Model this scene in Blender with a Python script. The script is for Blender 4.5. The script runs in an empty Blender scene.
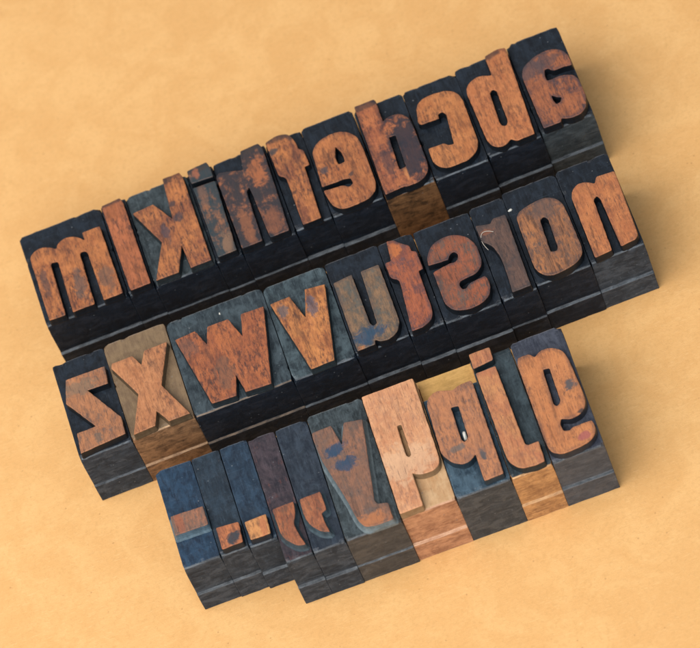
import bpy, bmesh, math, random
from mathutils import Vector, Matrix, noise
from mathutils.geometry import tessellate_polygon

# ------------------------------------------------------------------ measured layout, millimetres
CAM_R = [[0.9333198, -0.2791171, -0.2258491], [-0.3574309, -0.7818842, -0.510784], [-0.0340193, 0.5574503, -0.829513]]
CAM_C = [116.341, -634.895, 980.688]
CAM_F = 4500.087995774947
ROWS = {1: [1.9484, 42.6663, 0.0085], 2: [0.0, 0.0, 0.0], 3: [16.8893, -41.9833, -0.0143]}
BLOCKS = [
 ('m',1,0,23.1,0,30.82,[([(1.38,0.77),(5.95,0.5),(6.21,17.22),(6.66,17.84),(8.16,17.42),(8.26,16.25),(7.92,0.5),(14.08,0.5),(14.43,17.23),(15.04,17.68),(16.21,17.22),(16.44,16.14),(16.63,0.5),(22.03,0.5),(21.67,23.36),(16.72,23.4),(16.71,20.81),(15.66,22.18),(13.8,23.56),(11.43,23.8),(9.55,22.83),(8.85,21.45),(7.99,22.34),(6.07,23.5),(3.89,23.7),(2.22,22.77),(1.44,21.67)],[])]),
 ('l',1,23.1,7.15,-0.3,30.82,[([(0.55,29.38),(5.95,29.77),(6.37,27.93),(6.59,0.5),(0.91,0.5)],[])]),
 ('k',1,30.25,17.39,-0.5,30.82,[([(11.1,30.67),(15.89,30.67),(16.38,28.89),(16.45,0.5),(10.63,0.5),(10.28,8.29),(7.27,0.53),(0.98,0.72),(5.56,11.52),(0.69,23.63),(6.67,23.98),(10.25,17.35)],[])]),
 ('i',1,47.64,7.27,-0.6,30.82,[([(0.57,30.22),(6.19,30.67),(6.76,28.74),(6.76,25.36),(0.64,25.82)],[]),([(0.67,24.22),(6.86,23.92),(6.11,0.5),(0.91,0.5)],[])]),
 ('h',1,54.91,14.99,-0.8,30.82,[([(8.36,30.1),(13.6,30.36),(14.34,28.36),(13.59,0.5),(8.17,0.5),(7.6,15.99),(7.43,18.14),(6.4,16.96),(6.08,0.5),(0.32,0.5),(0.12,25.29),(1.36,26.0),(7.38,24.0)],[])]),
 ('f',1,69.9,10.28,-0.8,30.82,[([(0.34,29.63),(4.03,30.67),(7.11,29.6),(8.03,25.91),(8.04,23.92),(9.21,23.11),(9.42,17.8),(7.99,17.74),(7.49,0.5),(2.39,0.5),(2.43,16.71),(0.76,17.85)],[])]),
 ('e',1,80.18,14.6,-1.0,31.3,[([(0.23,9.68),(0.89,21.12),(2.08,23.03),(4.5,24.35),(8.27,24.77),(11.53,23.54),(13.5,20.74),(13.9,16.83),(13.85,5.02),(13.12,2.68),(10.93,0.79),(7.55,0.5),(3.61,0.5),(1.36,2.2),(0.46,5.8),(0.23,8.36),(5.66,7.72),(6.91,6.58),(8.13,7.27),(8.07,9.02),(6.6,9.48)],[[(7.12,20.35),(7.69,18.93),(8.17,17.85),(8.19,14.63),(6.34,14.53),(6.17,16.84)]])]),
 ('d',1,94.78,13.86,-1.5,30.82,[([(0.8,30.67),(2.38,30.67),(6.37,30.67),(6.67,29.97),(6.53,22.78),(8.34,23.65),(11.48,23.38),(13.17,21.06),(13.61,18.09),(13.61,4.67),(12.67,2.02),(10.27,0.5),(6.78,0.5),(5.4,0.84),(0.32,0.5)],[[(6.55,17.3),(8.32,17.18),(7.97,6.49),(6.13,6.39)]])]),
 ('c',1,108.64,15.07,-1.6,30.82,[([(2.19,23.25),(3.93,24.91),(7.13,25.46),(11.37,24.8),(13.6,22.96),(14.37,20.33),(14.08,5.57),(13.01,3.14),(10.21,1.29),(4.21,1.24),(2.09,2.75),(1.08,4.95),(1.26,9.3),(5.73,9.11),(6.39,8.05),(7.99,7.78),(8.9,17.75),(8.04,18.82),(6.88,18.58),(6.71,17.17),(1.74,17.39),(1.21,18.24)],[])]),
 ('b',1,123.71,15.11,-1.0,30.82,[([(8.99,29.93),(12.82,30.67),(14.79,30.12),(14.86,28.65),(13.49,0.81),(8.31,0.7),(7.2,1.92),(4.86,0.5),(2.54,1.35),(1.27,3.86),(0.93,20.68),(1.39,22.47),(3.14,24.12),(5.72,24.62),(8.82,23.36)],[[(6.57,18.19),(7.61,18.93),(8.44,18.13),(8.22,7.68),(7.43,6.48),(6.45,6.81),(6.11,7.96)]])]),
 ('a',1,138.82,14.73,-0.3,31.5,[([(0.89,18.64),(1.89,21.17),(5.74,23.31),(9.93,23.77),(12.77,22.63),(14.34,20.09),(14.28,16.35),(11.62,16.8),(8.97,16.69),(8.2,17.98),(7.15,18.09),(6.54,16.63),(6.61,14.44),(7.76,14.28),(10.86,14.52),(13.61,13.17),(14.48,11.0),(14.46,5.03),(13.14,1.71),(11.22,0.5),(8.39,0.5),(6.3,1.57),(5.86,0.5),(1.02,0.59)],[[(6.18,9.56),(7.22,8.46),(8.42,7.88),(7.66,6.46),(6.57,6.29),(6.13,7.6)]])]),
 ('z',2,0,14.34,0.1,30.82,[([(2.63,23.87),(13.49,23.65),(12.97,18.26),(7.34,18.38),(13.66,7.02),(13.42,1.72),(0.92,0.82),(1.47,7.09),(6.7,7.06),(1.01,16.9)],[])]),
 ('x',2,14.34,17.24,0,31.3,[([(1.09,23.57),(6.84,23.55),(8.45,20.0),(10.19,23.76),(16.62,23.8),(11.73,11.74),(16.54,0.5),(10.75,0.5),(8.46,4.86),(7.09,0.77),(0.98,0.52),(5.34,11.74),(0.66,22.26)],[])]),
 ('w',2,31.58,26.9,-0.4,31.1,[([(1.42,23.75),(7.12,24.21),(8.93,18.91),(10.46,24.1),(16.18,24.0),(18.35,17.44),(19.75,24.02),(26.0,23.71),(21.45,0.5),(14.54,0.9),(13.58,6.76),(12.01,0.91),(5.39,1.25)],[])]),
 ('v',2,58.48,17.28,-0.7,30.82,[([(0.83,23.83),(6.21,23.97),(8.45,16.09),(10.59,24.33),(16.0,23.64),(11.81,0.66),(5.36,0.5)],[])]),
 ('u',2,75.76,14.77,-0.6,30.82,[([(0.76,22.83),(6.05,23.34),(6.18,7.01),(6.86,6.0),(7.9,6.46),(8.42,23.2),(13.46,23.26),(13.55,4.57),(12.27,1.89),(10.1,0.55),(7.39,0.62),(6.0,1.86),(5.75,0.59),(0.71,0.5)],[])]),
 ('t',2,90.53,9.5,-1,30.82,[([(2.65,29.56),(4.66,29.01),(6.24,27.08),(7.85,25.85),(7.85,23.94),(9.06,23.38),(9.11,17.51),(7.79,17.31),(7.67,4.74),(6.92,2.14),(4.42,0.67),(0.81,0.68),(2.37,16.97),(0.35,18.37),(0.34,23.27),(2.05,23.29)],[])]),
 ('s',2,100.03,15.63,-1.2,30.82,[([(1.04,17.9),(1.34,20.38),(3.23,23.31),(6.18,24.57),(9.68,24.38),(12.65,22.52),(14.4,19.33),(14.5,14.05),(13.68,11.83),(12.0,10.48),(8.57,10.17),(7.18,9.87),(6.73,8.66),(7.26,7.24),(8.31,7.23),(9.31,8.41),(13.83,8.83),(14.32,7.29),(13.92,4.18),(12.22,1.91),(8.96,0.84),(5.19,1.26),(2.73,2.76),(1.59,5.38),(1.56,12.22),(1.6,15.51),(6.56,16.3),(7.63,15.95),(8.84,16.67),(9.23,18.15),(8.39,19.25),(7.17,18.87),(6.44,17.54)],[])]),
 ('r',2,115.66,9.57,-0.7,30.82,[([(0.32,23.74),(4.15,22.77),(5.16,24.08),(8.62,23.8),(8.28,0.5),(3.17,0.5),(3.58,6.18),(3.58,12.32),(2.52,16.37),(0.35,18.47)],[])]),
 ('o',2,125.23,14.98,-0.3,31.3,[([(1.39,20.87),(2.27,22.38),(5.0,23.51),(9.91,24.09),(12.58,22.6),(13.88,20.56),(14.12,18.29),(14.38,5.33),(13.7,3.28),(12.01,1.7),(8.97,0.75),(4.58,0.5),(2.34,1.94),(1.07,4.64),(1.09,6.75)],[[(6.93,17.91),(8.09,18.47),(8.91,17.37),(8.61,8.0),(7.93,7.13),(6.51,7.55)]])]),
 ('n',2,140.22,14.68,0,31.35,[([(1.6,20.68),(2.38,22.47),(4.02,23.87),(6.51,23.66),(8.48,22.11),(9.55,23.92),(14.37,23.59),(14.43,22.36),(13.86,2.66),(12.91,1.45),(8.74,1.07),(8.37,16.79),(7.89,18.31),(6.67,17.58),(6.21,0.99),(1.45,0.62)],[])]),
 ('hyphen',3,0,9.88,0,30.8,[([(0.83,15.36),(9.53,15.0),(9.45,9.35),(0.69,9.52)],[])]),
 ('period1',3,9.88,7.61,-0.2,31.0,[([(1.11,7.7),(7.11,7.15),(6.64,1.16),(1.08,1.1)],[])]),
 ('period2',3,17.49,7.58,-0.8,31.6,[([(0.83,6.97),(6.62,7.15),(6.36,1.29),(1.03,1.36)],[])]),
 ('comma1',3,25.07,7.28,-8.7,38.9,[([(0.91,15.59),(6.62,15.73),(6.3,12.19),(4.95,9.67),(5.46,5.72),(6.31,2.59),(4.15,3.07),(2.01,5.64),(1.07,7.79)],[])]),
 ('comma2',3,32.35,8.65,-8.7,38.9,[([(0.85,15.62),(6.51,15.74),(6.64,10.06),(5.17,9.58),(5.25,6.46),(5.78,3.59),(3.74,4.46),(1.74,6.85),(0.8,9.67)],[])]),
 ('y',3,41.0,14.97,-8.5,39.1,[([(0.26,32.66),(5.49,32.89),(6.68,26.42),(8.76,32.43),(13.57,31.43),(10.12,7.56),(10.55,6.41),(13.17,5.6),(13.19,0.5),(7.93,0.5),(5.67,1.31),(4.42,4.26),(3.77,9.38),(0.4,24.63),(0.12,31.34)],[])]),
 ('q',3,55.98,14.53,-8.2,37.7,[([(0.12,37.41),(14.04,37.48),(13.92,12.54),(13.55,10.92),(12.02,9.58),(9.13,9.48),(7.45,9.98),(6.31,10.91),(6.26,0.99),(0.12,0.89)],[[(6.38,25.65),(7.52,25.61),(7.47,16.21),(6.79,15.6),(6.22,16.52)]])]),
 ('p',3,70.51,14.66,-8.2,38.4,[([(0.65,28.16),(1.13,29.54),(2.39,30.81),(4.28,31.35),(8.26,29.84),(9.47,30.68),(13.19,30.88),(13.5,29.74),(13.36,1.65),(8.18,1.46),(8.23,9.85),(6.85,8.45),(4.49,8.12),(2.24,9.52),(0.15,12.85)],[[(6.23,25.2),(8.16,24.99),(7.97,15.1),(6.78,14.18),(6.14,14.99)]])]),
 ('j',3,85.16,10.94,-8.3,38.5,[([(0.48,38.35),(6.1,38.35),(5.9,34.37),(0.35,33.83)],[]),([(0.54,32.29),(5.86,32.34),(6.19,7.64),(6.74,6.96),(9.62,7.06),(9.43,0.93),(6.5,0.64),(3.25,1.15),(1.26,3.33),(0.68,5.79)],[])]),
 ('g',3,96.1,13.83,-8.3,38.5,[([(0.12,30.54),(0.86,32.25),(3.95,32.27),(4.95,30.78),(6.57,32.04),(9.42,31.93),(11.93,30.14),(12.77,27.27),(13.32,14.37),(12.58,11.77),(10.89,10.27),(8.05,9.7),(5.83,10.89),(5.17,9.61),(5.4,7.28),(6.96,6.83),(7.71,7.4),(12.86,7.49),(13.24,5.68),(12.73,3.45),(10.66,1.68),(6.88,1.09),(2.88,1.03),(0.56,2.7),(0.12,6.36),(0.12,18.35),(0.12,21.7)],[[(5.8,26.45),(7.45,26.19),(7.24,15.66),(6.01,14.76),(5.31,15.6)]])]),
]

ZF, ZS = 23.3, 21.0          # height to the printing face, and to the cut-away shoulder
MM = 0.001
random.seed(7)
sc = bpy.context.scene
COL = sc.collection

# ------------------------------------------------------------------ node helpers
def new_mat(name):
    m = bpy.data.materials.new(name); m.use_nodes = True
    nt = m.node_tree; nt.nodes.clear()
    return m, nt
class G:
    def __init__(s, nt): s.nt = nt
    def n(s, t, **kw):
        nd = s.nt.nodes.new(t)
        for k, v in kw.items():
            if k.startswith('_'): setattr(nd, k[1:], v)
            else: nd.inputs[k.replace('__', ' ')].default_value = v
        return nd
    def l(s, a, b): s.nt.links.new(a, b)
    def coords(s, scale=(1, 1, 1), off=(0, 0, 0)):
        tc = s.n('ShaderNodeTexCoord'); mp = s.n('ShaderNodeMapping')
        mp.inputs['Scale'].default_value = [1000*v for v in scale]
        mp.inputs['Location'].default_value = off
        s.l(tc.outputs['Object'], mp.inputs['Vector']); return mp.outputs[0]
    def noise(s, vec, scale, detail=4, rough=.6, dist=0):
        nd = s.n('ShaderNodeTexNoise', Scale=scale, Detail=detail, Roughness=rough, Distortion=dist)
        s.l(vec, nd.inputs['Vector']); return nd.outputs['Fac']
    def ramp(s, fac, a, b):
        nd = s.n('ShaderNodeMapRange'); nd.interpolation_type = 'SMOOTHSTEP'
        nd.inputs['From Min'].default_value = a; nd.inputs['From Max'].default_value = b
        s.l(fac, nd.inputs['Value']); return nd.outputs[0]
    def math(s, op, a, b=0.0, clamp=False):
        nd = s.n('ShaderNodeMath'); nd.operation = op; nd.use_clamp = clamp
        for i, v in enumerate((a, b)):
            if isinstance(v, (int, float)): nd.inputs[i].default_value = v
            else: s.l(v, nd.inputs[i])
        return nd.outputs[0]
    def mix(s, fac, a, b):
        nd = s.n('ShaderNodeMix'); nd.data_type = 'RGBA'
        for i, v in ((0, fac), (6, a), (7, b)):
            if isinstance(v, (int, float)): nd.inputs[i].default_value = v
            elif isinstance(v, tuple): nd.inputs[i].default_value = (*v, 1)
            else: s.l(v, nd.inputs[i])
        return nd.outputs[2]
    def bump(s, h, strength, dist, prev=None):
        nd = s.n('ShaderNodeBump', Strength=strength, Distance=dist*MM)
        s.l(h, nd.inputs['Height'])
        if prev is not None: s.l(prev, nd.inputs['Normal'])
        return nd.outputs[0]
    def out(s, col, rough, nrm=None, spec=.5, coat=0):
        b = s.n('ShaderNodeBsdfPrincipled')
        for k, v in (('Base Color', col), ('Roughness', rough), ('Specular IOR Level', spec), ('Coat Weight', coat)):
            if isinstance(v, (int, float)): b.inputs[k].default_value = v
            elif isinstance(v, tuple): b.inputs[k].default_value = (*v, 1)
            else: s.l(v, b.inputs[k])
        if nrm is not None: s.l(nrm, b.inputs['Normal'])
        o = s.n('ShaderNodeOutputMaterial'); s.l(b.outputs[0], o.inputs[0])
    def edge(s, radius, all_round=False):
        bv = s.n('ShaderNodeBevel', Radius=radius*MM); bv.samples = 4
        ge = s.n('ShaderNodeNewGeometry'); dt = s.n('ShaderNodeVectorMath'); dt.operation = 'DOT_PRODUCT'
        s.l(bv.outputs[0], dt.inputs[0]); s.l(ge.outputs['Normal'], dt.inputs[1])
        sx = s.n('ShaderNodeSeparateXYZ'); s.l(bv.outputs[0], sx.inputs[0])
        side = s.ramp(s.math('ABSOLUTE', sx.outputs[0]), .30, .08)      # rims between touching blocks get no pale edge colour, to keep seams in shade
        if all_round: return s.ramp(s.math('SUBTRACT', 1.0, dt.outputs['Value']), .004, .05)
        return s.math('MULTIPLY', side, s.ramp(s.math('SUBTRACT', 1.0, dt.outputs['Value']), .008, .10))

def face_mat(name, seed, wood, wood2, ink, stain, grime=.5, spots=(), streak=(1.6, .16), rim=0):
    """worn printing face: bare wood with ink soaked into the pores and left in patches"""
    grime = min(1, grime+.15)
    m, nt = new_mat(name); g = G(nt); off = (seed*13.7, seed*7.3, seed*3.1)
    v = g.coords((1, 1, 1), off); vs = g.coords((streak[0], streak[1], 1), off)
    fine = g.noise(vs, 1.5, 5, .7); broad = g.noise(v, .16, 4, .6, .6); mid = g.noise(v, .55, 6, .72, .3)
    grain = g.noise(vs, .55, 5, .75, .2)
    c = g.mix(g.ramp(g.math('ADD', g.math('MULTIPLY', broad, .6), g.math('MULTIPLY', grain, .4)), .38, .64), wood, wood2)
    c = g.mix(g.math('MULTIPLY', g.ramp(fine, .5, .78), .5), c, tuple(x*.55 for x in wood2))
    c = g.mix(g.math('MULTIPLY', g.ramp(g.noise(v, .8, 3, .6), .5, .75), .35), c, tuple(min(1, x*1.25+.015) for x in wood))
    mott = g.noise(g.coords((1.5, .5, 1), off), 1.0, 4, .7)
    big = g.ramp(g.noise(v, .13, 3, .5), .36, .62)
    c = g.mix(g.math('MULTIPLY', g.math('MULTIPLY', g.ramp(mott, .46, .64), g.math('ADD', .25, big)), .35+.5*grime), c, tuple(.6*x+.4*y for x, y in zip(ink, tuple(q*.5 for q in wood2))))
    c = g.mix(g.math('MULTIPLY', g.ramp(mott, .50, .30), .16), c, tuple(min(1, x*1.3+.015) for x in wood))
    stk = g.noise(g.coords((.9, .13, 1), (seed*1.9, seed*4.1, 0)), .8, 6, .75, .4)
    c = g.mix(g.math('MULTIPLY', g.ramp(stk, .53, .66), .35+.5*grime), c, tuple(.35*x+.65*y for x, y in zip((.03, .025, .025), tuple(q*.5 for q in wood2))))
    c = g.mix(g.math('MULTIPLY', g.ramp(stk, .46, .33), .28), c, tuple(min(1, x*1.28+.02) for x in wood))
    # ink film left in patches
    patch = g.math('ADD', g.math('MULTIPLY', broad, .35), g.math('ADD', g.math('MULTIPLY', mid, .43), g.math('MULTIPLY', grain, .22)))
    lo = .70-.36*stain
    c = g.mix(g.math('MULTIPLY', g.ramp(patch, lo, lo+.12), .55+.4*stain), c, ink)
    # individual blots
    tc = g.n('ShaderNodeTexCoord'); wob = g.n('ShaderNodeTexNoise', Scale=380., Detail=8., Roughness=.68, Distortion=.7); g.l(tc.outputs['Object'], wob.inputs['Vector'])
    for sx, sy, rx, ry, colr, amt in spots:
        sub = g.n('ShaderNodeVectorMath'); sub.operation = 'SUBTRACT'; g.l(tc.outputs['Object'], sub.inputs[0]); sub.inputs[1].default_value = (sx*MM, sy*MM, ZF*MM)
        mul = g.n('ShaderNodeVectorMath'); mul.operation = 'MULTIPLY'; g.l(sub.outputs[0], mul.inputs[0]); mul.inputs[1].default_value = (1/(rx*MM), 1/(ry*MM), 0)
        ln = g.n('ShaderNodeVectorMath'); ln.operation = 'LENGTH'; g.l(mul.outputs[0], ln.inputs[0])
        dd = g.math('ADD', ln.outputs['Value'], g.math('MULTIPLY', g.math('SUBTRACT', wob.outputs['Fac'], .5), 3.0))
        c = g.mix(g.math('MULTIPLY', g.ramp(dd, 1.25, .72), amt), c, colr)
    # dark pores and scratches
    pores = g.noise(vs, 2.6, 3, .6)
    c = g.mix(g.math('MULTIPLY', g.ramp(pores, .60, .70), .35+.5*grime), c, (.035, .03, .032))
    spk = g.math('MULTIPLY', g.ramp(g.noise(v, 1.9, 3, .65), .64-.05*grime, .70), g.ramp(g.noise(v, .3, 2, .5), .42, .6))
    c = g.mix(g.math('MULTIPLY', spk, .7), c, (.03, .025, .03))
    smear = g.noise(g.coords((1.2, .3, 1), (seed*3.3, seed, 0)), .34, 6, .75, .5)
    c = g.mix(g.math('MULTIPLY', g.ramp(smear, .50, .66), .2+.45*grime), c, tuple(.55*x+.45*y for x, y in zip(ink, tuple(q*.4 for q in wood2))))
    scr = g.noise(g.coords((3.2, .10, 1), (seed, seed*2, 0)), 1.3, 3, .6)
    c = g.mix(g.math('MULTIPLY', g.ramp(scr, .64, .72), .6), c, (.05, .032, .026))
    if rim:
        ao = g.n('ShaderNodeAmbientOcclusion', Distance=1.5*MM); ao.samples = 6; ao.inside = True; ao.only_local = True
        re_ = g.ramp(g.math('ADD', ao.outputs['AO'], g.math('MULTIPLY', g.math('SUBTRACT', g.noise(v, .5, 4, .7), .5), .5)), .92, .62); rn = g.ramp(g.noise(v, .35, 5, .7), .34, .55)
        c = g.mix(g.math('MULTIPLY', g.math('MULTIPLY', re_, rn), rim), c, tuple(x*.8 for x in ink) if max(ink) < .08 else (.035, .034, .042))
    e = g.edge(.22)
    c = g.mix(g.math('MULTIPLY', g.math('MULTIPLY', e, g.ramp(g.noise(v, .6, 4, .7), .38, .55)), .55), c, tuple(min(1, x*1.25+.06) for x in wood))  # paler worn edge with the rim highlight painted in
    h = g.math('ADD', g.math('MULTIPLY', fine, .5), g.math('MULTIPLY', mid, .9))
    nr = g.bump(h, .6, .14)
    nr = g.bump(g.ramp(pores, .56, .72), .5, -.05, nr)
    g.out(c, g.math('ADD', .40, g.math('MULTIPLY', fine, .28)), nr, .32)
    return m

def ink_mat(name, seed, dark, light, wood, worn=.15, rough=.42, wear_glint=.6, grain=(.25, 2.2, 2.2), contrast=.5, spec=.34):
    """shoulder or flank of a block: ink-blackened wood, worn lighter along its edges, with rim highlights painted in"""
    m, nt = new_mat(name); g = G(nt); off = (seed*9.1, seed*5.7, seed*2.9)
    v = g.coords((1, 1, 1), off); vs = g.coords(grain, off)
    dk0 = light[0] < .09
    a = g.noise(v, .32, 6, .68, .5); b = g.noise(v, 1.4, 5, .7); gr = g.noise(vs, .7, 5, .7)
    c = g.mix(g.ramp(g.math('ADD', g.math('MULTIPLY', a, .6), g.math('MULTIPLY', gr, .4)), .5-.22*contrast, .5+.24*contrast), dark, light)
    lo = .80-.42*worn
    p = g.math('ADD', g.math('MULTIPLY', g.noise(v, .2, 5, .65, .8), .5), g.math('MULTIPLY', gr, .5))
    c = g.mix(g.math('MULTIPLY', g.ramp(p, lo, lo+.14), .85), c, wood)
    c = g.mix(g.math('MULTIPLY', g.ramp(b, .60, .78), .35), c, tuple(min(1, x*(2.0 if dk0 else 1.15)+.01) for x in light))
    vo = g.n('ShaderNodeTexVoronoi', Scale=.36); g.l(v, vo.inputs['Vector'])
    c = g.mix(g.math('MULTIPLY', g.ramp(vo.outputs['Distance'], .085, .04), .6), c, (.20, .21, .22))
    e = g.math('MULTIPLY', g.edge(.55), g.math('MULTIPLY', g.ramp(g.noise(v, .6, 5, .7), .30, .52), wear_glint))
    c = g.mix(e, c, tuple(.3*x+.6*y+q for x, y, q in zip(wood, light, (.13, .155, .17))))  # worn edges, plus a cool rim highlight put into the colour
    fg = g.noise(g.coords((2.2, .22, 2.2) if grain[0] > 1 else (.35, 9, 9), off), 1.0, 6, .8)
    c = g.mix(g.math('MULTIPLY', g.ramp(fg, .54, .66), .45), c, tuple(x*.35 for x in dark))
    c = g.mix(g.math('MULTIPLY', g.ramp(fg, .46, .34), .40), c, tuple(min(1, x*(2.2 if dk0 else 1.2)+.01) for x in light))
    # dried ink skin: glossier and paler blotches with scuffs
    sk = g.ramp(g.noise(g.coords(tuple(.5+.35*q for q in grain), off), .3, 6, .7, .6), .46, .62)
    dk = light[0] < .09
    c = g.mix(g.math('MULTIPLY', sk, .45), c, tuple(x*(1.7 if dk else 1.12)+.008 for x in light))
    sc2 = g.noise(g.coords((.25, 2.6, 2.6) if grain[0] > 1 else (2.6, .4, .4), off), 1.0, 4, .7)
    c = g.mix(g.math('MULTIPLY', g.ramp(sc2, .60, .72), .35), c, tuple(x*(2.6 if dk else .6)+.02 for x in light))
    h = g.math('ADD', g.math('MULTIPLY', a, 1.2), g.math('ADD', g.math('MULTIPLY', b, .5), g.math('MULTIPLY', fg, .8)))
    rg = g.math('SUBTRACT', g.math('ADD', rough, g.math('MULTIPLY', b, .3)), g.math('MULTIPLY', sk, .16))
    g.out(c, rg, g.bump(h, .45 if spec > .3 else .8, .16), spec)
    return m

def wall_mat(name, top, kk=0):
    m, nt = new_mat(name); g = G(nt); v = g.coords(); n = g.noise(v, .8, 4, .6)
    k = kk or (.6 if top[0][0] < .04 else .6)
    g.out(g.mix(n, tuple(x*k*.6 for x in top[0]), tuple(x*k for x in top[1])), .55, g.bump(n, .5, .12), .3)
    return m

# ------------------------------------------------------------------ geometry helpers
def link(name, me, parent=None, mats=()):
    o = bpy.data.objects.new(name, me); COL.objects.link(o)
    for m in mats: me.materials.append(m)
    if parent is not None: o.parent = parent
    return o

def area(P): return .5*sum(P[i][0]*P[(i+1) % len(P)][1]-P[(i+1) % len(P)][0]*P[i][1] for i in range(len(P)))

def smooth_outline(P, ccw, seed, r_sharp=.4, soft=True):
    """round each corner of a traced outline: gentle turns become curves, real corners stay tight"""
    if (area(P) > 0) != ccw: P = P[::-1]
    n = len(P); out = []
    for i in range(n):
        a, b, c = Vector(P[i-1]), Vector(P[i]), Vector(P[(i+1) % n])
        la, lc = (a-b).length, (c-b).length
        if la < .05 or lc < .05: continue
        u, w = (a-b)/la, (c-b)/lc
        turn = math.degrees(math.pi-u.angle(w)) if u.length and w.length else 0
        if turn < 62 and soft: t = min(.48*min(la, lc), 3.2); k = 6
        else: t = min(.4*min(la, lc), r_sharp if soft else .22); k = 3
        p, q = b+u*t, b+w*t
        for j in range(k+1):
            s = j/k; out.append(p*(1-s)**2+b*2*s*(1-s)+q*s*s)
    # even out spacing and add the slight raggedness of worn wood
    res = []
    for i in range(len(out)):
        a, b = out[i], out[(i+1) % len(out)]; L = (b-a).length
        if L < .04: continue
        k = max(1, int(L/.7))
        for j in range(k): res.append(a.lerp(b, j/k))
    fin = []
    for p in res:
        nv = noise.noise_vector(Vector((p.x*.8+seed*3, p.y*.8, seed*1.7)))*.09+noise.noise_vector(Vector((p.x*2.6, p.y*2.6+seed, 5)))*.035
        fin.append(Vector((p.x+nv.x, p.y+nv.y)))
    return fin

def offset(P, d):
    n = len(P); out = []
    for i in range(n):
        a, b, c = P[i-1], P[i], P[(i+1) % n]
        e1, e2 = (b-a).normalized(), (c-b).normalized()
        n1, n2 = Vector((e1.y, -e1.x)), Vector((e2.y, -e2.x))
        m = n1+n2
        if m.length < 1e-4: m = n1
        m.normalize(); k = min(1.5, 1/max(.5, m.dot(n1)))
        out.append(b+m*d*k)
    return out

def relief_mesh(name, outline, holes, seed, w, D, flare=.22, top=ZF, base=ZS-.35, soft=True):
    """one raised piece of a letter: flat face, softened rim, walls that splay to the shoulder"""
    loops = [smooth_outline(outline, True, seed, soft=soft)]+[smooth_outline(h, False, seed+9, .45) for h in holes]
    V, F, MI = [], [], []
    def cl(p): return Vector((min(max(p.x, .06), w-.17), min(max(p.y, .1), D-.06)))
    tops = []
    for L in loops:
        rings = [([cl(p) for p in offset(L, -.20)], top), ([cl(p) for p in offset(L, -.07)], top-.05), ([cl(p) for p in L], top-.22),
                 ([cl(p) for p in offset(L, flare*.2)], top-1.1), ([cl(p) for p in offset(L, flare*.5)], top-1.75), ([cl(p) for p in offset(L, flare)], top-2.22), ([cl(p) for p in offset(L, flare)], base)]
        idx = []
        for R, z in rings:
            st = len(V)
            for p in R:
                dz = noise.noise(Vector((p.x*.5, p.y*.5, seed)))*.03
                V.append((p.x*MM, p.y*MM, (z+dz)*MM))
            idx.append(range(st, len(V)))
        n = len(L)
        for k in range(6):
            A, B = idx[k], idx[k+1]
            for i in range(n):
                F.append((A[i], B[i], B[(i+1) % n], A[(i+1) % n])); MI.append(0 if k < 2 else 1)
        tops.append(idx[0])
    flat = [i for t in tops for i in t]
    tri = tessellate_polygon([[Vector((V[i][0]*1000, V[i][1]*1000, 0)) for i in t] for t in tops])
    for t in tri:
        f = [flat[i] for i in t]
        a, b, c = (Vector(V[i]) for i in f)
        if (b-a).cross(c-a).z < 0: f.reverse()
        F.append(tuple(f)); MI.append(0)
    me = bpy.data.meshes.new(name); me.from_pydata(V, [], F); me.update()
    for p, mi in zip(me.polygons, MI):
        p.material_index = mi
        p.use_smooth = False
    return me

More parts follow.
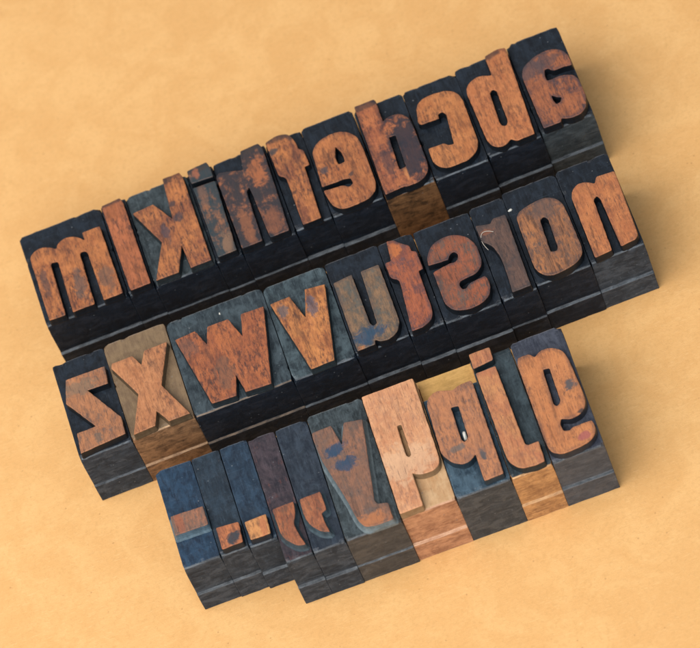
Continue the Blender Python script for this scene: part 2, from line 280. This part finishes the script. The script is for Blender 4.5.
def body_mesh(name, w, D, seed, ledge=8.0, step=.5, front_top=ZS, back_cut=None, round_back=False):
    """the block itself: footed profile swept across its width, edges knocked soft"""
    w = w-.15
    prof = [(0, 0)]
    if ledge:
        prof += [(0, ledge-.25), (step, ledge+.05)]
    prof += [(step, ZS-.25), (step+.35, ZS)]
    if back_cut:
        prof += [(D-back_cut[0]-.6, ZS), (D-back_cut[0], ZS-back_cut[1]), (D, ZS-back_cut[1])]
    elif round_back:
        prof += [(D-2.2, ZS), (D-.9, ZS-.35), (D-.2, ZS-1.2), (D, ZS-2.6)]
    else: prof += [(D, ZS)]
    prof += [(D, 0)]
    bm = bmesh.new()
    vs = [bm.verts.new((0, y, z)) for y, z in prof]
    f = bm.faces.new(vs)
    r = bmesh.ops.extrude_face_region(bm, geom=[f])
    for e in r['geom']:
        if isinstance(e, bmesh.types.BMVert): e.co.x += w
    bmesh.ops.recalc_face_normals(bm, faces=bm.faces)
    sharp = [e for e in bm.edges if len(e.link_faces) == 2 and e.calc_face_angle() > .35]
    bmesh.ops.bevel(bm, geom=sharp, offset=.24, segments=2, profile=.6, affect='EDGES', clamp_overlap=True)
    # cut into short lengths so that the edges can wander as worn wood does
    for axis, size, st in ((0, w, .8), (1, D, .9), (2, ZS, 1.4)):
        k = int(size/st)
        for i in range(1, k):
            co = [0, 0, 0]; no = [0, 0, 0]; co[axis] = size*i/k+.013; no[axis] = 1
            bmesh.ops.bisect_plane(bm, geom=bm.verts[:]+bm.edges[:]+bm.faces[:], plane_co=co, plane_no=no)
    rnd = random.Random(seed*31)
    chips = []
    for _ in range(int(3+w/4)):
        e = rnd.random()
        zc = ZS if rnd.random() < .75 else rnd.uniform(1, ZS)
        cx, cy = ((rnd.uniform(0, w), step+.3) if e < .45 else (rnd.uniform(0, w), D) if e < .65 else (rnd.choice((0, w)), rnd.uniform(0, D)))
        chips.append((Vector((cx, cy, zc)), rnd.uniform(.45, 1.0), rnd.uniform(.12, .38)))
    for cx in (0, w):
        for cy in (step+.2, D):
            chips.append((Vector((cx, cy, ZS)), rnd.uniform(.5, 1.3), rnd.uniform(.15, .5)))
    mid_ = Vector((w/2, D/2, ZS/2))
    for v in bm.verts:
        q = v.co
        for c_, r_, a_ in chips:
            dd = (q-c_).length
            if dd < r_:
                q += Vector(((mid_.x-q.x)*.12*a_, (1 if q.y < mid_.y else -1)*a_*.6, -a_*.8))*(1-dd/r_)**.5
        n1 = noise.noise_vector(Vector((q.x*.35+seed*5, q.y*.35, q.z*.35)))*.09+noise.noise_vector(Vector((q.x*1.3, q.y*1.3+seed*3, q.z*1.3)))*.05
        if q.z < .3: n1.z = 0; 
        q += Vector((n1.x*.45, n1.y, n1.z))
        q.x = min(max(q.x, -.03), w+.05)
        q.z = max(q.z, 0)
        if q.z < ZS-3: q.x += (q.x/w-.5)*.15
    for fc in bm.faces:
        c = fc.calc_center_median(); nz = fc.normal.z
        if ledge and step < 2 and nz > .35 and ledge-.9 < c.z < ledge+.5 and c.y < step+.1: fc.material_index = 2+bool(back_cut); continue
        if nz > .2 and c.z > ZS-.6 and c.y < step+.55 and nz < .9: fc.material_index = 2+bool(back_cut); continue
        fc.material_index = 0 if (nz > .5 and c.z > ZS-4 and c.y > step) else 1
        if back_cut and c.y > D-back_cut[0]-.7 and c.z > ZS-back_cut[1]-.3: fc.material_index = 2
    for v in bm.verts: v.co *= MM
    me = bpy.data.meshes.new(name); bm.to_mesh(me); bm.free()
    return me

# ------------------------------------------------------------------ how each block looks
OR, OR2 = (.455, .163, .054), (.28, .090, .036)          # orange-brown bare wood
RD, RD2 = (.36, .120, .050), (.19, .062, .034)         # redder wood
PL, PL2 = (.62, .31, .155), (.50, .21, .10)             # fresh pale wood
SL = (.020, .024, .032)                                # slate ink residue
TE = (.022, .042, .052)                                 # teal residue
BR = (.16, .09, .06)
TOP = ((.0025, .004, .007), (.011, .017, .026))
TOPG = ((.009, .014, .017), (.052, .068, .075))
TOPB = ((.006, .014, .030), (.018, .042, .075))
SIDE_SHADED = ((.0015, .004, .008), (.006, .013, .024))  # flanks facing the gaps between rows, their shade painted in as darker ink
SIDE_LIT = ((.011, .016, .023), (.044, .058, .075))  # same ink in its lit tone, for front row and row ends
WD = (.22, .10, .045)
BLUE = (.005, .050, .105)
S = {  # face: wood, wood2, ink, stain, grime, blots ; top pair ; side pair ; wood showing through, its amount
 'm': dict(f=(OR, OR2, SL, .34, .6)), 'l': dict(f=((0.400, 0.126, 0.052), OR2, SL, .22, .5)),
 'k': dict(f=(OR, RD2, SL, .32, .55), top=TOPG),
 'i': dict(f=((0.266, 0.111, 0.056), BR, TE, .86, .7)),
 'h': dict(f=((0.340, 0.118, 0.052), BR, SL, .84, .6)),
 'f': dict(f=(OR, RD2, SL, .38, .5, ((1.5, 26, 1.6, 1.2, TE, .8),))), 'e': dict(f=((0.474, 0.170, 0.059), OR2, SL, .14, .5, ((2.2, 14.5, 1.2, 1.0, (0.050, 0.050, 0.060), .8), (8.6, 10.2, .7, .6, (0.050, 0.040, 0.040), .8)))),
 'd': dict(f=((.44, .145, .055), (.25, .075, .040), SL, .50, .4, ((10.6, 12.5, 4.2, 11, (.022, .024, .034), .92), (4.2, 10, 1.6, 5, (.03, .03, .04), .6), (7.4, 7, .5, 6, (.55, .22, .08), .8))), side=((.006, .004, .003), (.25, .115, .045)), sw=(0.192, 0.104, 0.037), worn=.5, ledge=0),
 'c': dict(f=((0.488, 0.185, 0.063), (0.370, 0.126, 0.044), SL, .10, .35)),
 'b': dict(f=((0.503, 0.185, 0.067), (0.385, 0.126, 0.048), SL, .04, .2)), 'a': dict(f=(RD, RD2, (.055, .045, .055), .58, .6, ((3.2, 20, 4.5, 3.5, (.07, .055, .06), .7), (8, 20.5, 4, 2, (.09, .06, .06), .6))), side=((0.018, 0.026, 0.032), (0.050, 0.064, 0.072))),
 'z': dict(f=((0.414, 0.170, 0.074), (0.266, 0.111, 0.056), (0.130, 0.100, 0.085), .46, .5), side=SIDE_LIT),
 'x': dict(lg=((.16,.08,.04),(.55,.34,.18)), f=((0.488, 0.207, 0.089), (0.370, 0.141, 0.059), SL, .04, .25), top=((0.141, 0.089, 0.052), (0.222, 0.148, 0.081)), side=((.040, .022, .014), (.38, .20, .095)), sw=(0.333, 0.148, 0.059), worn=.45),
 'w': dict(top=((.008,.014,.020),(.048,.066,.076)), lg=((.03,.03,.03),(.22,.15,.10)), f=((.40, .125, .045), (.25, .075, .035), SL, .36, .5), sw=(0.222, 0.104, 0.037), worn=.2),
 'v': dict(top=((.008,.014,.020),(.055,.078,.088)), f=((0.518, 0.200, 0.063), OR2, SL, .28, .5, ((3.4, 20, 1.4, 2.2, (0.090, 0.090, 0.100), .75), (11, 19, 1.3, 3.4, (0.090, 0.090, 0.120), .75)))),
 'u': dict(f=((0.252, 0.141, 0.074), (0.148, 0.096, 0.063), (0.090, 0.095, 0.085), .55, .5, ((4.5, 3.8, 4.4, 2.6, BLUE, .8), (1.8, .8, 1.2, .9, (0.481, 0.185, 0.059), .8)))),
 't': dict(f=((0.370, 0.104, 0.044), (0.192, 0.059, 0.041), (0.100, 0.065, 0.075), .50, .4, ((3.2, 26.5, 2.4, 2.4, (0.488, 0.148, 0.044), .8),))),
 's': dict(f=((0.311, 0.089, 0.041), (0.163, 0.063, 0.037), (0.100, 0.090, 0.080), .56, .5)),
 'r': dict(f=((0.126, 0.070, 0.052), (0.100, 0.060, 0.050), (0.055, 0.045, 0.045), .55, .4, ((2.2, 20.6, 1.8, 1.0, (0.222, 0.089, 0.052), .8),))),
 'o': dict(f=((0.370, 0.148, 0.059), (0.207, 0.089, 0.048), (0.110, 0.085, 0.075), .48, .8)),
 'n': dict(f=((0.503, 0.185, 0.067), (0.385, 0.126, 0.048), (0.148, 0.074, 0.052), .24, .45), side=SIDE_LIT),
 'hyphen': dict(topworn=.2, sw=(.15,.09,.07), flare=.9, wall_sheen=((.04,.07,.10),(.22,.34,.42)), f=((0.311, 0.126, 0.067), (0.148, 0.096, 0.074), (0.120, 0.100, 0.090), .45, .5, ((2.6, 12, 1.0, 4, (0.296, 0.089, 0.044), .7),)), top=TOPB, side=SIDE_LIT),
 'period1': dict(f=((0.459, 0.155, 0.059), (0.333, 0.111, 0.052), SL, .1, .4, ((5.2, 3.2, 2.0, 1.6, (0.030, 0.040, 0.050), .95),)), top=((.008, .014, .022), (.020, .034, .050)), side=SIDE_LIT),
 'period2': dict(topworn=.38, sw=(.15,.09,.07), f=((0.562, 0.252, 0.089), (0.503, 0.207, 0.074), SL, 0, .2, ((5.2, 3.5, .9, 3.5, (0.407, 0.133, 0.059), .7),)), top=((.006, .014, .028), (.020, .040, .066)), side=SIDE_LIT),
 'comma1': dict(topworn=.62, sw=(.13,.045,.035), flare=.7, wall_sheen=((.02,.03,.04),(.12,.17,.20)), f=(RD, RD2, BR, .2, .7), top=((.014, .013, .020), (.050, .036, .042)), side=SIDE_LIT),
 'comma2': dict(topworn=.42, sw=(.16,.07,.045), flare=.8, wall_sheen=((.02,.03,.04),(.15,.22,.26)), f=((0.407, 0.141, 0.059), RD2, BR, .2, .6), top=((.007, .012, .022), (.026, .036, .050)), side=SIDE_LIT),
 'y': dict(wall_sheen=((.10,.14,.155),(.34,.42,.45)), f=((0.266, 0.118, 0.067), (0.141, 0.085, 0.063), (0.130, 0.095, 0.085), .50, .35, ((4.4, 25.5, 3.0, 1.8, BLUE, .85), (6.2, 20.5, 3.2, 2.0, BLUE, .8), (7.0, 2.0, 5, 2.2, (0.459, 0.163, 0.059), .7))), top=TOPG, side=((0.040, 0.038, 0.036), (0.090, 0.083, 0.075)), flare=.9),
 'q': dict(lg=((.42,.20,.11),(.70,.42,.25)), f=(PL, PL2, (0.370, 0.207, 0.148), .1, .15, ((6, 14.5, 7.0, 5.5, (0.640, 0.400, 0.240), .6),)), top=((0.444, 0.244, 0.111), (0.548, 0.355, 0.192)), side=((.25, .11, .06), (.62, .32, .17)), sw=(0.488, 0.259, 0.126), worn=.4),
 'p': dict(f=((0.459, 0.185, 0.081), (0.355, 0.148, 0.074), (0.163, 0.104, 0.089), .22, .45, ((4.6, 13.2, 1.8, 1.0, (0.120, 0.110, 0.100), .7), (10.0, 9.0, .9, 1.7, (0.060, 0.070, 0.080), .9))), top=((.010, .024, .040), (.050, .084, .112)), side=((0.030, 0.034, 0.037), (0.065, 0.068, 0.070)), ledge=0, back_cut=(6.6, 2.0)),
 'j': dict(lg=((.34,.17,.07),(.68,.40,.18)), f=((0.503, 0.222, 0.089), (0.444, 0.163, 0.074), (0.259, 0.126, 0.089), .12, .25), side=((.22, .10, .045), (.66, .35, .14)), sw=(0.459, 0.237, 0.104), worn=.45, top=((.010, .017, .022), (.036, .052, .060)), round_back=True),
 'g': dict(f=((0.518, 0.200, 0.074), (0.429, 0.155, 0.059), (0.185, 0.089, 0.059), .14, .35, ((10.9, 19.4, 1.5, 1.5, (0.075, 0.075, 0.080), .92), (11.3, 11.0, 1.1, .6, (0.050, 0.035, 0.030), .85), (9.9, 3.7, 1.5, 1.1, (0.320, 0.085, 0.090), .75))), side=((0.044, 0.048, 0.056), (0.100, 0.105, 0.115)), top=((0.018, 0.022, 0.036), (0.050, 0.056, 0.074))),
}
LABEL = {
 'm': 'long dark wooden block with a raised reversed letter m, leftmost of the back row',
 'l': 'narrow wooden block with a plain reddish bar letter l, between the m and k blocks',
 'k': 'wooden block with a raised reversed letter k on a greenish grey shoulder',
 'i': 'narrow dark block with a dotted letter i stained grey, in the back row',
 'h': 'wooden block with a reversed letter h almost wholly covered in dark ink stains',
 'f': 'wooden block with a reversed letter f, hooked top and short crossbar, beside the h block',
 'e': 'wooden block with a reversed letter e with a small teardrop counter, in the back row',
 'd': 'block with a reversed letter d over a bare rough brown front side',
 'c': 'wooden block with a clean orange reversed letter c with square dark opening',
 'b': 'wooden block with a clean orange reversed letter b, tall stem on its right',
 'a': 'dark wooden block with a mottled reversed letter a, rightmost of the back row',
 'z': 'wooden block with a reversed letter z, leftmost of the middle row',
 'x': 'bare brown wooden block with a raised letter x and tan shoulders',
 'w': 'widest wooden block, with a raised letter w, in the middle row',
 'v': 'wooden block with a raised orange letter v with two dark smudges, beside the w',
 'u': 'wooden block with a drab reversed letter u marked by a bright blue ink patch',
 't': 'wooden block with a reddish reversed letter t with an orange tip, in the middle row',
 's': 'wooden block with a mottled reversed letter s, in the middle row',
 'r': 'wooden block with a dull dark brown reversed letter r, beside the o block',
 'o': 'wooden block with a speckled letter o with a narrow slot counter',
 'n': 'wooden block with a bright orange reversed letter n, rightmost of the middle row',
 'hyphen': 'short blue-inked block with a raised hyphen, leftmost of the front row',
 'period1': 'short narrow block with a period half covered by dark ink, beside the hyphen block',
 'period2': 'short narrow block with a clean yellowish period, just left of the two commas',
 'comma1': 'purplish narrow block with a red-brown comma, left one of the two comma blocks',
 'comma2': 'narrow blue-grey block with an orange-brown comma, right one, beside the y block',
 'y': 'wooden block with a drab reversed letter y marked by two blue ink patches',
 'q': 'pale uninked wooden block with a reversed letter q, the lightest block of all',
 'p': 'block with a reversed letter p below a bare tan strip, smooth dark front',
 'j': 'block with a dotted reversed letter j over a bare orange-brown front side',
 'g': 'wooden block with a reversed letter g with a pink mark, rightmost of the front row',
}
ROWN = {1: 'wooden type blocks in the back row', 2: 'wooden type blocks in the middle row', 3: 'wooden type blocks in the front row'}
PART = {'hyphen': 'hyphen', 'period1': 'period', 'period2': 'period', 'comma1': 'comma', 'comma2': 'comma'}

for k, (key, row, x, w, fy, D, polys) in enumerate(BLOCKS):
    st = S[key]; ox, oy, an = ROWS[row]
    px = ox+math.cos(an)*x-math.sin(an)*fy; py = oy+math.sin(an)*x+math.cos(an)*fy
    t = bpy.data.objects.new('type_block', None); COL.objects.link(t)
    t.empty_display_size = .01
    t.location = (px*MM, py*MM, 0.0); t.rotation_euler = (0, 0, an+math.radians(random.uniform(-.22, .22)))
    t['label'] = LABEL[key]; t['category'] = 'type block'; t['group'] = ROWN[row]
    f = st['f']; spots = f[5] if len(f) > 5 else ()
    if key in 'lkifhdb':
        tx = {'l': 3.5, 'k': 9.5, 'i': 3.5, 'f': 5, 'h': 9.5, 'd': 3.2, 'b': 8.5}[key]
        spots = spots+((tx, 30.4, 5.5, 2.2, (.05, .035, .03), .75),)
    if key == 'k': spots = spots+((7.6, 13.5, 1.1, 3.0, (.07, .05, .06), .8), (11.6, 22, 1.0, 1.0, (.05, .04, .045), .8), (11.8, 17, 1.3, 1.6, (.06, .045, .05), .75))
    if key == 'm': spots = spots+((12, 8, 1.5, 5, (.12, .08, .065), .7), (3.5, 13, 1.0, 4, (.11, .06, .05), .7), (19, 7, 2.0, 4, (.12, .08, .06), .6))
    if key == 'w': spots = spots+((11, 9, 2.5, 5, (.14, .075, .05), .6), (4, 20, 2.5, 3, (.15, .075, .055), .6))
    if key == 'h': spots = spots+((10.8, 21.5, 2.2, 4.2, (.40, .13, .05), .75), (10.5, 5, 2.4, 5, (.25, .09, .045), .6), (3.5, 6, 1.8, 6, (.30, .11, .05), .6))
    if key == 'i': spots = spots+((2.6, 28, 1.0, 1.6, (.36, .12, .06), .8), (2.6, 21, 1.2, 4, (.20, .10, .065), .6), (5, 3.5, 1.8, 3.5, (.26, .14, .08), .7))
    if key == 'o': spots = spots+((9, 21, 4, 3, (.11, .07, .06), .7),)
    if key == 'z': spots = spots+((6.5, 3, 1.2, 2.4, (.10, .085, .07), .75), (5.5, 20, 5, 2.2, (.19, .13, .085), .7))
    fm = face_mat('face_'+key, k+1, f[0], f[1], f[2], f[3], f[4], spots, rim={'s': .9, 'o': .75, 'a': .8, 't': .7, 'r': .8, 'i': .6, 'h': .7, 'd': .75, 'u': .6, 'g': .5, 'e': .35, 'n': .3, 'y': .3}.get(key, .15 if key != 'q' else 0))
    wd = st.get('sw', WD); top = st.get('top', TOP); sd = st.get('side', SIDE_LIT if row == 3 else SIDE_SHADED)
    tm = ink_mat('shoulder_'+key, k+40, top[0], top[1], wd, st.get('topworn', .08 if key != 'q' else .3), .26, 1.0, grain=(2.0, .3, 2.0), contrast=.8)
    wm = wall_mat('wall_'+key, st.get('wall_sheen', top), .62 if 'wall_sheen' in st else 0)  # some flared walls paler: their sheen is painted into the colour
    sm = ink_mat('flank_'+key, k+80, sd[0], sd[1], wd, st.get('worn', .1), .55, 1.0, contrast=.9, spec=.22)
    mats = [tm, sm]
    if st.get('back_cut'): mats.append(ink_mat('bare_'+key, 130, (.42, .24, .07), (.56, .32, .10), (.3, .15, .05), .1, .5, .2))
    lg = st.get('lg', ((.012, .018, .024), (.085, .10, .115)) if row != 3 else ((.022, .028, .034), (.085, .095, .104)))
    mats.append(ink_mat('worn_edge_'+key, k+160, lg[0], lg[1], wd, .12, .5, .3, contrast=.7, spec=.4))  # paler ledges and front rims: worn, with the highlight line painted in
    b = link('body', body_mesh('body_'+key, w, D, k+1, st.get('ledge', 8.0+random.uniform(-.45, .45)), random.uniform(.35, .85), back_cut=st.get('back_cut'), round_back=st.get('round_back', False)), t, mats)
    for pi, (o, hs) in enumerate(polys):
        nm = PART.get(key, 'letter')
        if key in 'ij' and len(polys) == 2: nm = 'dot' if pi == 0 else 'letter_stem'
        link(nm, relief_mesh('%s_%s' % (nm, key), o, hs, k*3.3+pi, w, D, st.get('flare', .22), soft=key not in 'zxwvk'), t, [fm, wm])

# ------------------------------------------------------------------ small debris
def simple_mat(name, col, rough=.6):
    m, nt = new_mat(name); g = G(nt); v = g.coords()
    n = g.noise(v, 2., 4); g.out(g.mix(n, col, tuple(c*.7 for c in col)), rough, g.bump(n, .4, .1)); return m
def place(row, x, y):
    ox, oy, an = ROWS[row]; return (ox+math.cos(an)*x-math.sin(an)*y, oy+math.sin(an)*x+math.cos(an)*y)
def chip(row, x, y, z, sx, sy, sz, rot, seed, label):
    bm = bmesh.new(); bmesh.ops.create_icosphere(bm, subdivisions=3, radius=1)
    for v in bm.verts:
        v.co *= 1+.35*noise.noise(v.co*1.3+Vector((seed, 0, 0)))
        v.co = Vector((v.co.x*sx*MM, v.co.y*sy*MM, (v.co.z+.8)*sz*MM))
    me = bpy.data.meshes.new('chip'); bm.to_mesh(me); bm.free()
    for p in me.polygons: p.use_smooth = True
    X, Y = place(row, x, y); o = link('wood_chip', me, None, [simple_mat('chip', (.74, .72, .64))])
    o.location = (X*MM, Y*MM, z*MM); o.rotation_euler = (0, 0, rot)
    o['label'] = label; o['category'] = 'chip'
chip(3, 77.8, 8.4, ZS+.5, .5, 1.35, .6, -.15, 3, 'white chip lying in the slot of the letter p')
chip(2, 125.9, 25.2, ZS-.1, .55, .33, .3, .2, 8, 'tiny cream chip at the corner of the letter o block')
chip(2, 46.0, 27.6, ZS-.1, .20, .36, .2, .1, 5, 'tiny pale speck above the middle of the letter w')
# curled fibre snagged on the r block
cu = bpy.data.curves.new('fibre', 'CURVE'); cu.dimensions = '3D'; cu.bevel_depth = .085*MM; cu.bevel_resolution = 2
sp = cu.splines.new('NURBS')
pts = [(117.0, 15.8, 21.5), (116.1, 17.6, 22.3), (116.2, 19.2, 23.5), (117.3, 20.4, 23.7), (118.9, 19.9, 23.6), (119.9, 19.2, 23.45)]
sp.points.add(len(pts)-1)
for p, q in zip(sp.points, pts): p.co = (q[0]*MM, q[1]*MM, q[2]*MM, 1)
sp.use_endpoint_u = True; sp.order_u = 4
tmp = bpy.data.objects.new('tmp', cu); me = bpy.data.meshes.new_from_object(tmp); bpy.data.objects.remove(tmp)
o = link('curled_fibre', me, None, [simple_mat('fibre', (.55, .48, .40))])
o['label'] = 'pale curled fibre caught on the corner of the dark letter r'; o['category'] = 'fibre'

# ------------------------------------------------------------------ paper surface
bm = bmesh.new(); bmesh.ops.create_grid(bm, x_segments=4, y_segments=4, size=.9)
me = bpy.data.meshes.new('paper_surface'); bm.to_mesh(me); bm.free()
m, nt = new_mat('kraft_paper'); g = G(nt); v = g.coords()
a = g.noise(v, .07, 6, .68, .8); b = g.noise(v, .9, 6, .75, .6); c = g.noise(g.coords((.35, 2.2, 1)), 1.1, 5, .75, 1.5)
colr = g.mix(g.ramp(a, .36, .62), (.790, .452, .172), (.735, .400, .142))
colr = g.mix(g.math('MULTIPLY', g.ramp(g.noise(v, .25, 5, .7, .5), .50, .66), .22), colr, (.680, .365, .12))
colr = g.mix(g.math('MULTIPLY', g.ramp(b, .46, .68), .5), colr, (.62, .335, .115))
colr = g.mix(g.math('MULTIPLY', g.ramp(c, .52, .68), .5), colr, (.86, .54, .24))
vo = g.n('ShaderNodeTexVoronoi', Scale=.22); g.l(v, vo.inputs['Vector'])
colr = g.mix(g.math('MULTIPLY', g.ramp(vo.outputs['Distance'], .07, .03), .5), colr, (.42, .2, .07))
g.out(colr, .62, g.bump(g.math('ADD', b, g.math('MULTIPLY', c, .8)), .6, .14), .35)
pa = link('paper_surface', me, None, [m]); pa.location = (.08, 0, 0); pa['kind'] = 'structure'

# ------------------------------------------------------------------ light: one big window to the left, soft room light
wd_ = bpy.data.worlds.new('World'); sc.world = wd_; wd_.use_nodes = True
bg = wd_.node_tree.nodes['Background']; bg.inputs[0].default_value = (.93, .955, 1.0, 1); bg.inputs[1].default_value = .40
def lamp(name, loc, target, size, sy, power, colr):
    L = bpy.data.lights.new(name, 'AREA'); L.shape = 'RECTANGLE'; L.size = size; L.size_y = sy; L.energy = power; L.color = colr
    o = bpy.data.objects.new(name, L); COL.objects.link(o); o.location = loc
    o.rotation_euler = (Vector(target)-Vector(loc)).to_track_quat('-Z', 'Y').to_euler(); return o
lamp('window_light', (-.40, -.30, .92), (.06, .0, 0), 1.35, .9, 16.6, (1, .975, .95))

lamp('front_fill_light', (.15, -1.0, .55), (.08, -.02, 0), .9, .6, 3.0, (.70, .86, 1))

# ------------------------------------------------------------------ camera
R = Matrix(CAM_R)                       # rows: right, down, forward in world axes
M = Matrix((R[0], -R[1], -R[2])).transposed().to_4x4()
M.translation = Vector(CAM_C)*MM
cam = bpy.data.cameras.new('camera'); co = bpy.data.objects.new('camera', cam); COL.objects.link(co)
co.matrix_world = M; cam.sensor_width = 36; cam.sensor_fit = 'HORIZONTAL'; cam.lens = 36*CAM_F/700
cam.clip_start = .05; cam.clip_end = 20
cam.dof.use_dof = True; cam.dof.focus_distance = (Vector((.085, .0, .022))-M.translation).dot(-M.col[2].to_3d()); cam.dof.aperture_fstop = 22
sc.camera = co
sc.render.resolution_x, sc.render.resolution_y = 1024, 948
sc.view_settings.view_transform = 'Standard'; sc.view_settings.look = 'None'; sc.view_settings.exposure = 0; sc.view_settings.gamma = 1
sc.cycles.max_bounces = 6
